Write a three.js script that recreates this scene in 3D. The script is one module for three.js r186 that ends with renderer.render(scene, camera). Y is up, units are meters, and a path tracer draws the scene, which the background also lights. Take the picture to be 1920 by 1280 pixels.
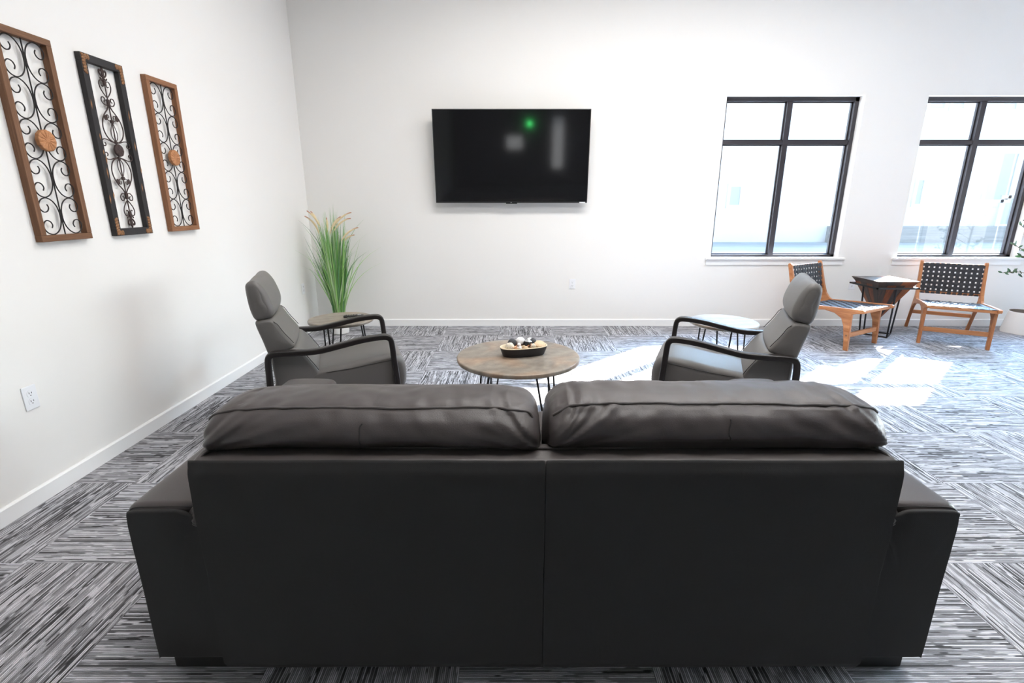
import * as THREE from 'three';
import { RoundedBoxGeometry } from 'three/addons/geometries/RoundedBoxGeometry.js';
import { mergeGeometries } from 'three/addons/utils/BufferGeometryUtils.js';
import { ImprovedNoise } from 'three/addons/math/ImprovedNoise.js';
import { RectAreaLightUniformsLib } from 'three/addons/lights/RectAreaLightUniformsLib.js';
import { Sky } from 'three/addons/objects/Sky.js';

// ------------------------------------------------------------------ camera, sky, sun, lights, exposure
const scene = new THREE.Scene();
RectAreaLightUniformsLib.init();
const renderer = new THREE.WebGLRenderer({ antialias: true });
renderer.toneMapping = THREE.LinearToneMapping;
renderer.toneMappingExposure = 1.35;
renderer.shadowMap.enabled = true;

const FOCAL = 941, TILT = 15.39 * Math.PI / 180, EYE = 1.395, CX = 963, CY = 640;
const camera = new THREE.PerspectiveCamera(2 * Math.atan(640 / FOCAL) * 180 / Math.PI, 1.5, 0.05, 300);
camera.position.set(0, EYE, 0);
camera.rotation.set(-TILT, 0, 0);
camera.setViewOffset(1920, 1280, 960 - CX, 0, 1920, 1280);
scene.add(camera);

// direction to the sun, read from the window patches on the carpet
const SUN = new THREE.Vector3(1.13, 1, -1.055).normalize();
const sky = new Sky();
sky.scale.setScalar(200);
sky.material.uniforms.turbidity.value = 20;
sky.material.uniforms.rayleigh.value = 0.5;
sky.material.uniforms.mieCoefficient.value = 0.05;
sky.material.uniforms.mieDirectionalG.value = 0.6;
sky.material.uniforms.sunPosition.value.copy(SUN);
sky.name = 'sky';
scene.add(sky);
scene.backgroundIntensity = 1.5;

const sun = new THREE.DirectionalLight(new THREE.Color(1, 0.95, 0.88), 34);
sun.position.copy(SUN).multiplyScalar(30).add(new THREE.Vector3(2, 0, -3));
sun.target.position.set(2, 0, -3);
sun.castShadow = true;
sun.shadow.mapSize.set(4096, 4096);
Object.assign(sun.shadow.camera, { left: -16, right: 16, top: 16, bottom: -16, near: 1, far: 80 });
sun.name = 'sun';
scene.add(sun, sun.target);
const PANEL_POWER = 13;   // radiance of the added ceiling panels' light

// ------------------------------------------------------------------ helpers
let seed = 12345;
const rnd = (a = 0, b = 1) => { seed = (seed * 1664525 + 1013904223) >>> 0; return a + (b - a) * seed / 4294967296; };
const noise = new ImprovedNoise();
const nz = (x, y, z = 0.37) => noise.noise(x, y, z);
const V = (x, y, z) => new THREE.Vector3(x, y, z);
const used = {};
const numbered = (n) => { used[n] = (used[n] ?? -1) + 1; return used[n] ? n + '_' + String(used[n]).padStart(3, '0') : n; };
function part(name, geo, mat, parent, label) {
  const m = new THREE.Mesh(geo, mat);
  m.name = name; m.castShadow = m.receiveShadow = true;
  if (label) m.userData.label = label;
  parent.add(m);
  return m;
}
function thing(name, label, category, pos = [0, 0, 0], turn = 0, group) {
  const g = new THREE.Group();
  g.name = numbered(name); g.position.set(...pos); g.rotation.y = turn;
  g.userData = { label, category };
  if (group) g.userData.group = group;
  scene.add(g);
  return g;
}
function single(name, geo, mat, label, category, pos = [0, 0, 0], group) {
  const m = part(numbered(name), geo, mat, scene);
  m.position.set(...pos); m.userData = { label, category };
  if (group) m.userData.group = group;
  return m;
}
function struct(name, label) {
  const g = new THREE.Group(); g.name = name; g.userData = { kind: 'structure' };
  if (label) g.userData.label = label;
  scene.add(g); return g;
}
function structMesh(name, geo, mat, label) {
  const m = part(name, geo, mat, scene); m.userData = { kind: 'structure' };
  if (label) m.userData.label = label;
  return m;
}
const box = (w, h, d, x = 0, y = 0, z = 0) => new THREE.BoxGeometry(w, h, d).translate(x, y, z);
const boxSpan = (x0, x1, y0, y1, z0, z1) => box(x1 - x0, y1 - y0, z1 - z0, (x0 + x1) / 2, (y0 + y1) / 2, (z0 + z1) / 2);
const rbox = (w, h, d, r, x = 0, y = 0, z = 0, s = 2) => new RoundedBoxGeometry(w, h, d, s, r).translate(x, y, z);
const rboxSpan = (x0, x1, y0, y1, z0, z1, r, s = 2) => rbox(x1 - x0, y1 - y0, z1 - z0, r, (x0 + x1) / 2, (y0 + y1) / 2, (z0 + z1) / 2, s);
const tube = (pts, r, seg = 40, rs = 6, closed = false) => new THREE.TubeGeometry(new THREE.CatmullRomCurve3(pts, closed), seg, r, rs, closed);
function rod(a, b, r, rs = 10) {
  const d = b.clone().sub(a), g = new THREE.CylinderGeometry(r, r, d.length(), rs);
  g.applyQuaternion(new THREE.Quaternion().setFromUnitVectors(V(0, 1, 0), d.normalize()));
  return g.translate((a.x + b.x) / 2, (a.y + b.y) / 2, (a.z + b.z) / 2);
}
// pixel of the photograph -> point on a vertical plane z = const
function onZ(px, py, z) {
  const x = (px - CX) / FOCAL, y = -(py - CY) / FOCAL, c = Math.cos(TILT), s = Math.sin(TILT);
  const dy = y * c - s, dz = -y * s - c, k = z / dz;
  return V(x * k, EYE + dy * k, z);
}
// closed profile [[x, y], ...] swept along z with rounded ends, smooth and cushion-like
function soft(profile, half, { n = 64, round = 0.03, inset = round, nz: nl = 24, bulge = 0.008, move } = {}) {
  const curve = new THREE.CatmullRomCurve3(profile.map(([x, y]) => V(x, y, 0)), true, 'catmullrom', 0.5);
  const pts = curve.getSpacedPoints(n);
  const c = V(0, 0, 0); for (let i = 0; i < n; i++) c.add(pts[i]); c.multiplyScalar(1 / n);
  const rings = []; // [share of the inset contour, inset in metres, z]
  for (const [k, q] of [[0.001, 1], [0.3, 0.93], [0.6, 0.7], [0.85, 0.35]]) rings.push([k, inset, -half - bulge * q]);
  rings.push([0.9999, inset, -half]);
  const R = 7; for (let i = 0; i <= R; i++) { const a = i / R * Math.PI / 2; rings.push([1, inset * (1 - Math.sin(a)), -half + round * (1 - Math.cos(a))]); }
  const back = rings.map(([k, m, z]) => [k, m, -z]).reverse();
  const z0 = -half + round; for (let i = 1; i < nl; i++) rings.push([1, 0, z0 + (-2 * z0) * i / nl]);
  rings.push(...back);
  const pos = [], uv = [], idx = [], total = curve.getLength();
  for (const [k, m, z] of rings) for (let i = 0; i <= n; i++) {
    const p = pts[i % n], len = Math.hypot(p.x - c.x, p.y - c.y), f = k * Math.max(0.2, 1 - m / len), v = V(c.x + (p.x - c.x) * f, c.y + (p.y - c.y) * f, z);
    if (move) move(v, k, i / n);
    pos.push(v.x, v.y, v.z); uv.push(k < 1 ? v.x : i / n * total, k < 1 ? v.y : v.z + Math.sign(z) * m);
  }
  const w = n + 1;
  for (let j = 0; j < rings.length - 1; j++) for (let i = 0; i < n; i++) {
    const a = j * w + i, b = a + 1, d = a + w, e = d + 1;
    idx.push(a, b, d, b, e, d);
  }
  const g = new THREE.BufferGeometry();
  g.setAttribute('position', new THREE.Float32BufferAttribute(pos, 3));
  g.setAttribute('uv', new THREE.Float32BufferAttribute(uv, 2));
  g.setIndex(idx); g.computeVertexNormals();
  const N = g.attributes.normal;
  for (let j = 0; j < rings.length; j++) {
    const a = j * w, b = a + n, v = V(N.getX(a) + N.getX(b), N.getY(a) + N.getY(b), N.getZ(a) + N.getZ(b)).normalize();
    N.setXYZ(a, v.x, v.y, v.z); N.setXYZ(b, v.x, v.y, v.z);
  }
  g.userData = { c };
  return g;
}
// a stitched line lying on the rounded rim of a soft() shape, past the profile points given
const rimSeam = (geo, pts, half, round, side, r = 0.0022) => tube(pts.map(([x, y]) => { const c = geo.userData.c, l = Math.hypot(x - c.x, y - c.y), f = 1 - 0.293 * round / l; return V(c.x + (x - c.x) * f, c.y + (y - c.y) * f, side * (half - 0.293 * round)); }), r, 40, 6);
// flat outline [[x, y], ...] given a thickness along z, bevelled
function plate(outline, t, bevel = 0.004, smooth = false) {
  let pts = outline.map(([x, y]) => new THREE.Vector2(x, y));
  if (smooth) pts = new THREE.SplineCurve([...pts, pts[0]]).getPoints(outline.length * 6);
  const s = new THREE.Shape(pts);
  return new THREE.ExtrudeGeometry(s, { depth: t - 2 * bevel, bevelEnabled: bevel > 0, bevelThickness: bevel, bevelSize: bevel, bevelOffset: -bevel, bevelSegments: 2, curveSegments: 8 }).translate(0, 0, -t / 2 + bevel);
}
// a bar of rectangular section swept along a path in the x-y plane: w across z, h in the plane
function sweep(path, w, h, r = 0.3, seg = 48) {
  const curve = new THREE.CatmullRomCurve3(path.map(([x, y]) => V(x, y, 0)), false, 'catmullrom', 0.5);
  const pts = curve.getSpacedPoints(seg), n = 16, pos = [], uv = [], idx = [];
  for (let j = 0; j <= seg; j++) {
    const t = curve.getTangentAt(j / seg), nx = -t.y, ny = t.x;
    const hh = typeof h === 'function' ? h(j / seg) : h;
    for (let i = 0; i < n; i++) {
      const a = i / n * 2 * Math.PI, q = 2 + 6 * (1 - r) , ca = Math.cos(a), sa = Math.sin(a);
      const e = Math.sign(ca) * Math.abs(ca) ** (2 / q) * w / 2, f = Math.sign(sa) * Math.abs(sa) ** (2 / q) * hh / 2;
      pos.push(pts[j].x + nx * f, pts[j].y + ny * f, e); uv.push(j / seg, i / n);
    }
  }
  for (let j = 0; j < seg; j++) for (let i = 0; i < n; i++) {
    const a = j * n + i, b = j * n + (i + 1) % n; idx.push(a, a + n, b, b, a + n, b + n);
  }
  for (const j of [0, seg]) { const c = pos.length / 3; pos.push(pts[j].x, pts[j].y, 0); uv.push(0.5, 0.5); for (let i = 0; i < n; i++) { const a = j * n + i, b = j * n + (i + 1) % n; j ? idx.push(a, c, b) : idx.push(a, b, c); } }
  const g = new THREE.BufferGeometry();
  g.setAttribute('position', new THREE.Float32BufferAttribute(pos, 3));
  g.setAttribute('uv', new THREE.Float32BufferAttribute(uv, 2));
  g.setIndex(idx); g.computeVertexNormals(); return g;
}

// ------------------------------------------------------------------ textures and materials
function tex(w, h, fn, srgb = true) {
  const d = new Uint8Array(w * h * 4);
  for (let y = 0; y < h; y++) for (let x = 0; x < w; x++) {
    const c = fn(x, y), o = (y * w + x) * 4;
    const [r, g, b] = Array.isArray(c) ? c : [c, c, c];
    d[o] = Math.max(0, Math.min(255, r)); d[o + 1] = Math.max(0, Math.min(255, g)); d[o + 2] = Math.max(0, Math.min(255, b)); d[o + 3] = 255;
  }
  const t = new THREE.DataTexture(d, w, h);
  t.wrapS = t.wrapT = THREE.RepeatWrapping; t.magFilter = THREE.LinearFilter; t.minFilter = THREE.LinearMipmapLinearFilter; t.generateMipmaps = true;
  if (srgb) t.colorSpace = THREE.SRGBColorSpace;
  t.needsUpdate = true; return t;
}
const std = (o) => new THREE.MeshStandardMaterial(o);
const phys = (o) => new THREE.MeshPhysicalMaterial(o);
const lin = (r, g, b) => new THREE.Color().setRGB(r, g, b);

// carpet: loop-pile ridges running along u, each broken into light, mid and charcoal yarn runs
function carpetTile(k) {
  const N = 1024, L = 104, rows = [];
  for (let l = 0; l < L; l++) {
    const line = new Float32Array(N); let x = -Math.floor(rnd(0, 150));
    const lean = 0.16 * nz(l * 0.11, k * 7.7) + rnd(-0.1, 0.1);
    while (x < N) {
      const run = Math.floor(rnd(20, 90) + (rnd() < 0.5 ? rnd(0, 330) : 0)), q = rnd() + lean;
      const tone = q < 0.16 ? rnd(52, 92) : q < 0.55 ? rnd(122, 160) : rnd(166, 220);
      for (let i = Math.max(0, x); i < Math.min(N, x + run); i++) line[i] = tone;
      x += run;
    }
    rows.push(line);
  }
  const color = tex(N, N, (x, y) => {
    const wob = y + 1.6 * nz(x * 0.03, y * 0.05, k + 5), f = Math.max(0, Math.min(L - 0.001, wob / N * L)), l = Math.floor(f), e = Math.abs(f - l - 0.5) * 2;
    const ridge = 1.12 - 0.62 * e ** 1.6, r = rows[l], soft = (r[Math.max(0, x - 9)] + r[Math.max(0, x - 4)] + 2 * r[x] + r[Math.min(N - 1, x + 4)] + r[Math.min(N - 1, x + 9)]) / 6;
    const v = soft * ridge * (1 + 0.1 * Math.sin(x * 1.1 + l * 2.4)) + nz(x * 0.21, y * 0.6, k) * 30 + nz(x * 0.012, y * 0.02, k + 3) * 14;
    return [v, v * 0.995, v * 1.025];
  });
  return phys({ map: color, bumpMap: color, bumpScale: 0.0015, roughness: 0.95, sheen: 0.35, sheenRoughness: 0.6, sheenColor: lin(0.8, 0.82, 0.86) });
}
const carpets = [0, 1, 2, 3].map(carpetTile);
const wallPaint = std({ color: lin(0.84, 0.825, 0.80), roughness: 0.9, bumpMap: tex(256, 256, (x, y) => 128 + 60 * nz(x * 0.35, y * 0.35) + 50 * nz(x * 0.11, y * 0.11, 4), false), bumpScale: 0.0004 });
const trimPaint = std({ color: lin(0.86, 0.86, 0.86), roughness: 0.45 });
const ceilingPaint = std({ color: lin(0.8, 0.79, 0.77), roughness: 0.95 });
const bronze = std({ color: lin(0.05, 0.045, 0.05), roughness: 0.42, metalness: 0.35 });
const glass = phys({ color: 0xffffff, transmission: 1, thickness: 0, roughness: 0, ior: 1.5 });
const grain = tex(512, 512, (x, y) => 128 + 70 * nz(x * 0.22, y * 0.22) + 50 * nz(x * 0.5, y * 0.5, 9), false);
function leather(r, g, b, rough, scaleMap) {
  const gm = grain.clone(); gm.repeat.set(scaleMap, scaleMap); gm.needsUpdate = true;
  return phys({ color: lin(r, g, b), roughness: rough, bumpMap: gm, bumpScale: 0.0005, specularIntensity: 0.85, ior: 1.5 });
}
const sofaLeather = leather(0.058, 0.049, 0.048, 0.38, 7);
const weave = tex(256, 256, (x, y) => 128 + 45 * Math.sin(x * 0.8) * Math.sin(y * 0.8) + 60 * nz(x * 0.09, y * 0.09, 2) + 40 * nz(x * 0.4, y * 0.4, 6), false); weave.repeat.set(6, 6);
const shadedBackVinyl = std({ color: lin(0.017, 0.0163, 0.0163), roughness: 0.82, bumpMap: weave, bumpScale: 0.0005 }); // matte cloth-grained covering, darkened to hold the shade on sofa back and arm ends
const chairLeather = leather(0.12, 0.112, 0.106, 0.42, 8);
const seamThread = std({ color: lin(0.02, 0.018, 0.018), roughness: 0.7 });
const blackFoot = std({ color: lin(0.012, 0.011, 0.011), roughness: 0.6 });
const darkWood = std({ color: lin(0.014, 0.011, 0.011), roughness: 0.35 });
const blackMetal = std({ color: lin(0.02, 0.02, 0.022), roughness: 0.45, metalness: 0.4 });
const ironMetal = std({ color: lin(0.018, 0.015, 0.015), roughness: 0.55, metalness: 0.3 });
const rustIron = std({ color: lin(0.05, 0.03, 0.028), roughness: 0.6, metalness: 0.2 });
function woodTex(c0, c1, k, streak = 0.02, knots = 1) {
  return tex(512, 256, (x, y) => {
    const a = nz(x * 0.006, y * 0.09, k) + 0.5 * nz(x * streak, y * 0.35, k + 5) + 0.3 * nz(x * 0.05, y * 0.9, k + 8) + knots * 0.25 * nz(x * 0.012, y * 0.012, k + 2);
    const t = Math.max(0, Math.min(1, 0.5 + 0.55 * a));
    return [0, 1, 2].map((i) => c0[i] + (c1[i] - c0[i]) * t);
  });
}
const frameWoodA = std({ map: woodTex([88, 58, 38], [140, 100, 70], 1), roughness: 0.7 });
const frameWoodC = std({ map: woodTex([112, 72, 46], [168, 118, 82], 21), roughness: 0.65 });
const blackPaint = std({ color: lin(0.016, 0.014, 0.015), roughness: 0.6 });
const gold = std({ map: tex(128, 128, (x, y) => { const a = nz(x * 0.09, y * 0.09, 3) + 0.5 * nz(x * 0.3, y * 0.3, 1); const t = Math.max(0, Math.min(1, 0.55 + a)); return [70 + 118 * t, 46 + 88 * t, 28 + 58 * t]; }), roughness: 0.6 });
const carved = std({ map: tex(128, 128, (x, y) => { const t = 0.5 + 0.5 * nz(x * 0.12, y * 0.12, 6); return [160 + 40 * t, 108 + 34 * t, 70 + 28 * t]; }), roughness: 0.75 });
const teak = std({ map: woodTex([150, 88, 48], [206, 146, 98], 33), roughness: 0.5 });
const strapLeather = phys({ color: lin(0.03, 0.03, 0.037), roughness: 0.6 });
const pyramidWood = [[[52, 44, 42], [92, 74, 62]], [[84, 46, 28], [148, 84, 50]], [[40, 38, 40], [74, 64, 58]], [[104, 60, 36], [160, 98, 62]]].map(([a, b], i) => std({ map: woodTex(a, b, 40 + i * 3), roughness: 0.4 }));
const stoneTop = (k, dry) => phys({
  map: tex(512, 512, (x, y) => {
    const w = nz(x * 0.008, y * 0.008, k) * 3, a = nz(x * 0.012 + w, y * 0.03, k + 1) + 0.6 * nz(x * 0.05, y * 0.07 + w, k + 2) + 0.35 * nz(x * 0.2, y * 0.2, k);
    const rust = Math.max(0, nz(x * 0.011 + 2, y * 0.018 + w * 0.4, k + 6)) * dry;
    const t = 0.5 + 0.5 * a;
    return [112 + 40 * t + 34 * rust, 103 + 40 * t + 6 * rust, 93 + 38 * t - 12 * rust];
  }), roughness: 0.38,
});
const slateTop = stoneTop(2.3, 0.8), slateSmall = stoneTop(7.1, 0.5);
const plastic = std({ color: lin(0.012, 0.012, 0.013), roughness: 0.35 });
const whitePlastic = std({ color: lin(0.84, 0.85, 0.88), roughness: 0.35 });
const slotDark = std({ color: lin(0.05, 0.05, 0.05), roughness: 0.6 });
const ceramicWhite = std({ color: lin(0.8, 0.79, 0.77), roughness: 0.4 });
const soil = std({ color: lin(0.09, 0.06, 0.04), roughness: 1 });

// ------------------------------------------------------------------ the room
const XL = -2.289, ZF = -5.77, XR = 8.3, ZB = 9.0, TOP = 3.75, THICK = 0.17;
const WIN = [[2.245, 3.697], [4.366, 5.735], [6.49, 7.93]], SILL = 0.80, HEAD = 2.49;

const ADDED_BAYS = [[-4.5, -3.0], [-2.8, -1.3]], LOW = 0.12, HIGH = 2.4; // glazed bays added to the unseen end wall for their daylight

// floor of carpet tiles, quarter-turned one against the next
const floor = struct('floor', 'grey streaked carpet tiles laid quarter-turned');
part('floor_base', boxSpan(XL - 0.2, XR + 0.2, -0.2, -0.004, ZF - 0.17, ZB + 0.2), carpets[0], floor);
{
  const P = 0.6, x0 = -0.768, z0 = -1.11, j0 = Math.floor((XL - x0) / P), k0 = -6, k1 = 7;
  const full = {};
  const tileGeo = (w, d) => (full[w.toFixed(3) + d.toFixed(3)] ??= (() => {
    const g = new THREE.BoxGeometry(w - 0.0016, 0.006, d - 0.0016).translate(0, -0.003, 0), uv = g.attributes.uv, p = g.attributes.position;
    for (let i = 0; i < uv.count; i++) uv.setXY(i, p.getX(i) / P + 0.5, p.getZ(i) / P + 0.5);
    return g;
  })());
  let n = 0;
  for (let j = j0; j < 16; j++) for (let k = -6; k < 8; k++) {
    const xa = Math.max(XL, x0 + j * P), xb = Math.min(XR, x0 + (j + 1) * P), zb = z0 - k * P, za = Math.max(ZF, zb - P);
    if (zb - za < 0.02 || xb - xa < 0.02 || za > 2.3) continue;
    const depthwise = (((j + k) % 2) + 2) % 2 === 0, w = xb - xa, d = zb - za;
    const t = part(numbered('carpet_tile'), depthwise ? tileGeo(d, w) : tileGeo(w, d), carpets[Math.floor(rnd(0, 4))], floor);
    t.position.set((xa + xb) / 2, 0, (za + zb) / 2);
    t.rotation.y = (depthwise ? Math.PI / 2 : 0) + (rnd() < 0.5 ? Math.PI : 0);
    n++;
  }
}
{ // far wall with window openings
  const s = new THREE.Shape([[XL - 0.2, 0], [XR + 0.2, 0], [XR + 0.2, TOP], [XL - 0.2, TOP]].map((p) => new THREE.Vector2(...p)));
  for (const [a, b] of WIN) s.holes.push(new THREE.Path([[a, SILL], [a, HEAD], [b, HEAD], [b, SILL]].map((p) => new THREE.Vector2(...p))));
  structMesh('wall_far', new THREE.ExtrudeGeometry(s, { depth: THICK, bevelEnabled: false }).translate(0, 0, ZF - THICK), wallPaint, 'off-white painted wall with dark framed windows');
}
structMesh('wall_left', boxSpan(XL - 0.2, XL, 0, TOP, ZF, ZB + 0.2), wallPaint, 'off-white painted side wall');
{ // right wall, out of view, with glazed bays added to light the room
  const s = new THREE.Shape([[ZF - THICK, 0], [ZB + 0.2, 0], [ZB + 0.2, TOP], [ZF - THICK, TOP]].map((p) => new THREE.Vector2(...p)));
  for (const [a, b] of ADDED_BAYS) s.holes.push(new THREE.Path([[a, LOW], [a, HIGH], [b, HIGH], [b, LOW]].map((p) => new THREE.Vector2(...p))));
  const g = new THREE.ExtrudeGeometry(s, { depth: THICK, bevelEnabled: false }); g.rotateY(-Math.PI / 2); g.translate(XR + THICK, 0, 0);
  structMesh('wall_right', g, wallPaint, 'off-white painted wall at the window end');
}
const BACK = [[1.45, 1.9, 0.6, 2.45], [-0.28, 0.36, 1.3, 1.8]];
{ // back wall behind the camera, with a sidelight and a small window that the television mirrors
  const s = new THREE.Shape([[XL, 0], [XR, 0], [XR, TOP], [XL, TOP]].map((p) => new THREE.Vector2(...p)));
  for (const [a, b, c, d] of BACK) s.holes.push(new THREE.Path([[a, c], [a, d], [b, d], [b, c]].map((p) => new THREE.Vector2(...p))));
  structMesh('wall_back', new THREE.ExtrudeGeometry(s, { depth: 0.2, bevelEnabled: false }).translate(0, 0, ZB), std({ color: lin(0.14, 0.14, 0.15), roughness: 0.9 }), 'grey painted wall behind the sofa');
  BACK.forEach(([a, b, c, d], i) => {
    const w = struct('window_' + (i + 7), i ? 'small window in the back wall' : 'tall narrow sidelight in the back wall');
    part('frame', mergeGeometries([boxSpan(a, b, c, c + 0.03, ZB + 0.06, ZB + 0.13), boxSpan(a, b, d - 0.03, d, ZB + 0.06, ZB + 0.13), boxSpan(a, a + 0.03, c, d, ZB + 0.06, ZB + 0.13), boxSpan(b - 0.03, b, c, d, ZB + 0.06, ZB + 0.13)]), bronze, w);
    part('pane', boxSpan(a + 0.03, b - 0.03, c + 0.03, d - 0.03, ZB + 0.09, ZB + 0.096), glass, w);
  });
}
structMesh('ceiling', boxSpan(XL - 0.2, XR + 0.2, TOP, TOP + 0.2, ZF - THICK, ZB + 0.2), ceilingPaint, 'white ceiling');
const baseProfile = (len) => { // baseboard running along x, face towards +z, bevelled top
  const s = new THREE.Shape([[0, 0], [0.014, 0], [0.014, 0.074], [0.006, 0.082], [0, 0.082]].map((p) => new THREE.Vector2(...p)));
  const g = new THREE.ExtrudeGeometry(s, { depth: len, bevelEnabled: false }); g.rotateY(-Math.PI / 2); return g; // x -> +z, depth -> -x
};
{ const g = baseProfile(XR - XL); g.translate(XR, 0, ZF); structMesh('baseboard_far', g, trimPaint, 'white baseboard under the windows'); }
{ const g = baseProfile(ZB - ZF - 0.014); g.rotateY(Math.PI / 2); g.translate(XL, 0, ZF + 0.014 + 0); structMesh('baseboard_left', g, trimPaint, 'white baseboard along the side wall'); }

// windows: dark frame, mullion, transom, four panes, white sill and apron
WIN.forEach(([a, b], i) => {
  const w = struct('window_' + (i + 1), ['dark framed window behind the woven chair nearer the television', 'dark framed window behind the woven chair beside the plant', 'dark framed window beyond the plant'][i]);
  const z0 = ZF - THICK, z1 = ZF - 0.085, F = 0.042, m = (a + b) / 2 - 0.005, T0 = 2.016, T1 = 2.056;
  part('frame', mergeGeometries([boxSpan(a, b, HEAD - F, HEAD, z0, z1), boxSpan(a, b, SILL, SILL + F * 0.6, z0, z1), boxSpan(a, a + F, SILL, HEAD, z0, z1), boxSpan(b - F, b, SILL, HEAD, z0, z1)]), bronze, w);
  part('mullion', boxSpan(m - 0.028, m + 0.028, SILL + F * 0.6, HEAD - F, z0 + 0.008, z1 - 0.004), bronze, w);
  part('transom', boxSpan(a + F, b - F, T0, T1, z0 + 0.012, z1 - 0.008), bronze, w);
  const zg = (z0 + z1) / 2 - 0.012;
  for (const [x0, x1] of [[a + F, m - 0.028], [m + 0.028, b - F]]) for (const [y0, y1] of [[SILL + F * 0.6, T0], [T1, HEAD - F]]) {
    part('pane', boxSpan(x0, x1, y0, y1, zg - 0.003, zg + 0.003), glass, w);
    const bead = 0.012; // glazing bead round the pane
    part('glazing_bead', mergeGeometries([boxSpan(x0, x1, y0, y0 + bead, zg + 0.004, zg + 0.016), boxSpan(x0, x1, y1 - bead, y1, zg + 0.004, zg + 0.016), boxSpan(x0, x0 + bead, y0, y1, zg + 0.004, zg + 0.016), boxSpan(x1 - bead, x1, y0, y1, zg + 0.004, zg + 0.016)]), bronze, w);
  }
  part('sill', rboxSpan(a - 0.065, b + 0.065, SILL - 0.024, SILL, z1, ZF + 0.035, 0.006), trimPaint, w);
  part('apron', boxSpan(a - 0.05, b + 0.05, SILL - 0.083, SILL - 0.024, ZF, ZF + 0.013), trimPaint, w);
});
ADDED_BAYS.forEach(([a, b], i) => {
  const w = struct('window_' + (i + 4), 'unseen dark framed window added in the end wall to light the room');
  part('frame', mergeGeometries([boxSpan(XR + 0.06, XR + 0.14, LOW, LOW + 0.04, a, b), boxSpan(XR + 0.06, XR + 0.14, HIGH - 0.04, HIGH, a, b), boxSpan(XR + 0.06, XR + 0.14, LOW, HIGH, a, a + 0.04), boxSpan(XR + 0.06, XR + 0.14, LOW, HIGH, b - 0.04, b)]), bronze, w);
  part('mullion', boxSpan(XR + 0.07, XR + 0.13, LOW + 0.04, HIGH - 0.04, (a + b) / 2 - 0.025, (a + b) / 2 + 0.025), bronze, w);
  for (const [p, q] of [[a + 0.04, (a + b) / 2 - 0.025], [(a + b) / 2 + 0.025, b - 0.04]]) part('pane', boxSpan(XR + 0.097, XR + 0.103, LOW + 0.04, HIGH - 0.04, p, q), glass, w);
});

// unseen ceiling panels added to light the seating and walls
const lampFace = std({ color: 0xffffff, emissive: 0xfffcf8, emissiveIntensity: 2.2, roughness: 0.6 });
for (const [x, z] of [[0.0, -3.7], [1.3, -3.7], [2.7, -3.7], [0.1, -1.2], [1.8, -1.2]]) {
  const t = thing('added_ceiling_light', 'unseen flat white ceiling panel added to light the seating', 'ceiling light', [x, TOP, z], 0, 'added ceiling light panels');
  part('frame', mergeGeometries([box(1.24, 0.02, 0.03, 0, -0.01, 0.305), box(1.24, 0.02, 0.03, 0, -0.01, -0.305), box(0.03, 0.02, 0.58, 0.605, -0.01, 0), box(0.03, 0.02, 0.58, -0.605, -0.01, 0)]), trimPaint, t);
  part('diffuser', box(1.18, 0.008, 0.58, 0, -0.008, 0), lampFace, t);
  const l = new THREE.RectAreaLight(0xfffcf8, PANEL_POWER, 1.18, 0.58);
  l.position.set(x, TOP - 0.016, z); l.lookAt(x, 0, z); l.name = 'added_panel_light'; scene.add(l);
}

{ // green lamp on the back wall, mirrored as a blur in the television
  const t = thing('exit_light', 'green lit lamp box on the back wall', 'lamp', [0.59, 2.2, ZB - 0.001]);
  part('case', rboxSpan(-0.16, 0.16, -0.1, 0.1, -0.05, 0, 0.01), plastic, t);
  part('lamp_face', boxSpan(-0.14, 0.14, -0.08, 0.08, -0.053, -0.05), std({ color: lin(0.02, 0.2, 0.05), emissive: lin(0.05, 0.9, 0.2), emissiveIntensity: 2.5 }), t);
  const l = new THREE.PointLight(lin(0.1, 1, 0.25), 0.4, 0, 2); l.position.set(0.59, 2.2, ZB - 0.12); l.name = 'exit_lamp'; l.castShadow = true; scene.add(l);
}

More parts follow.
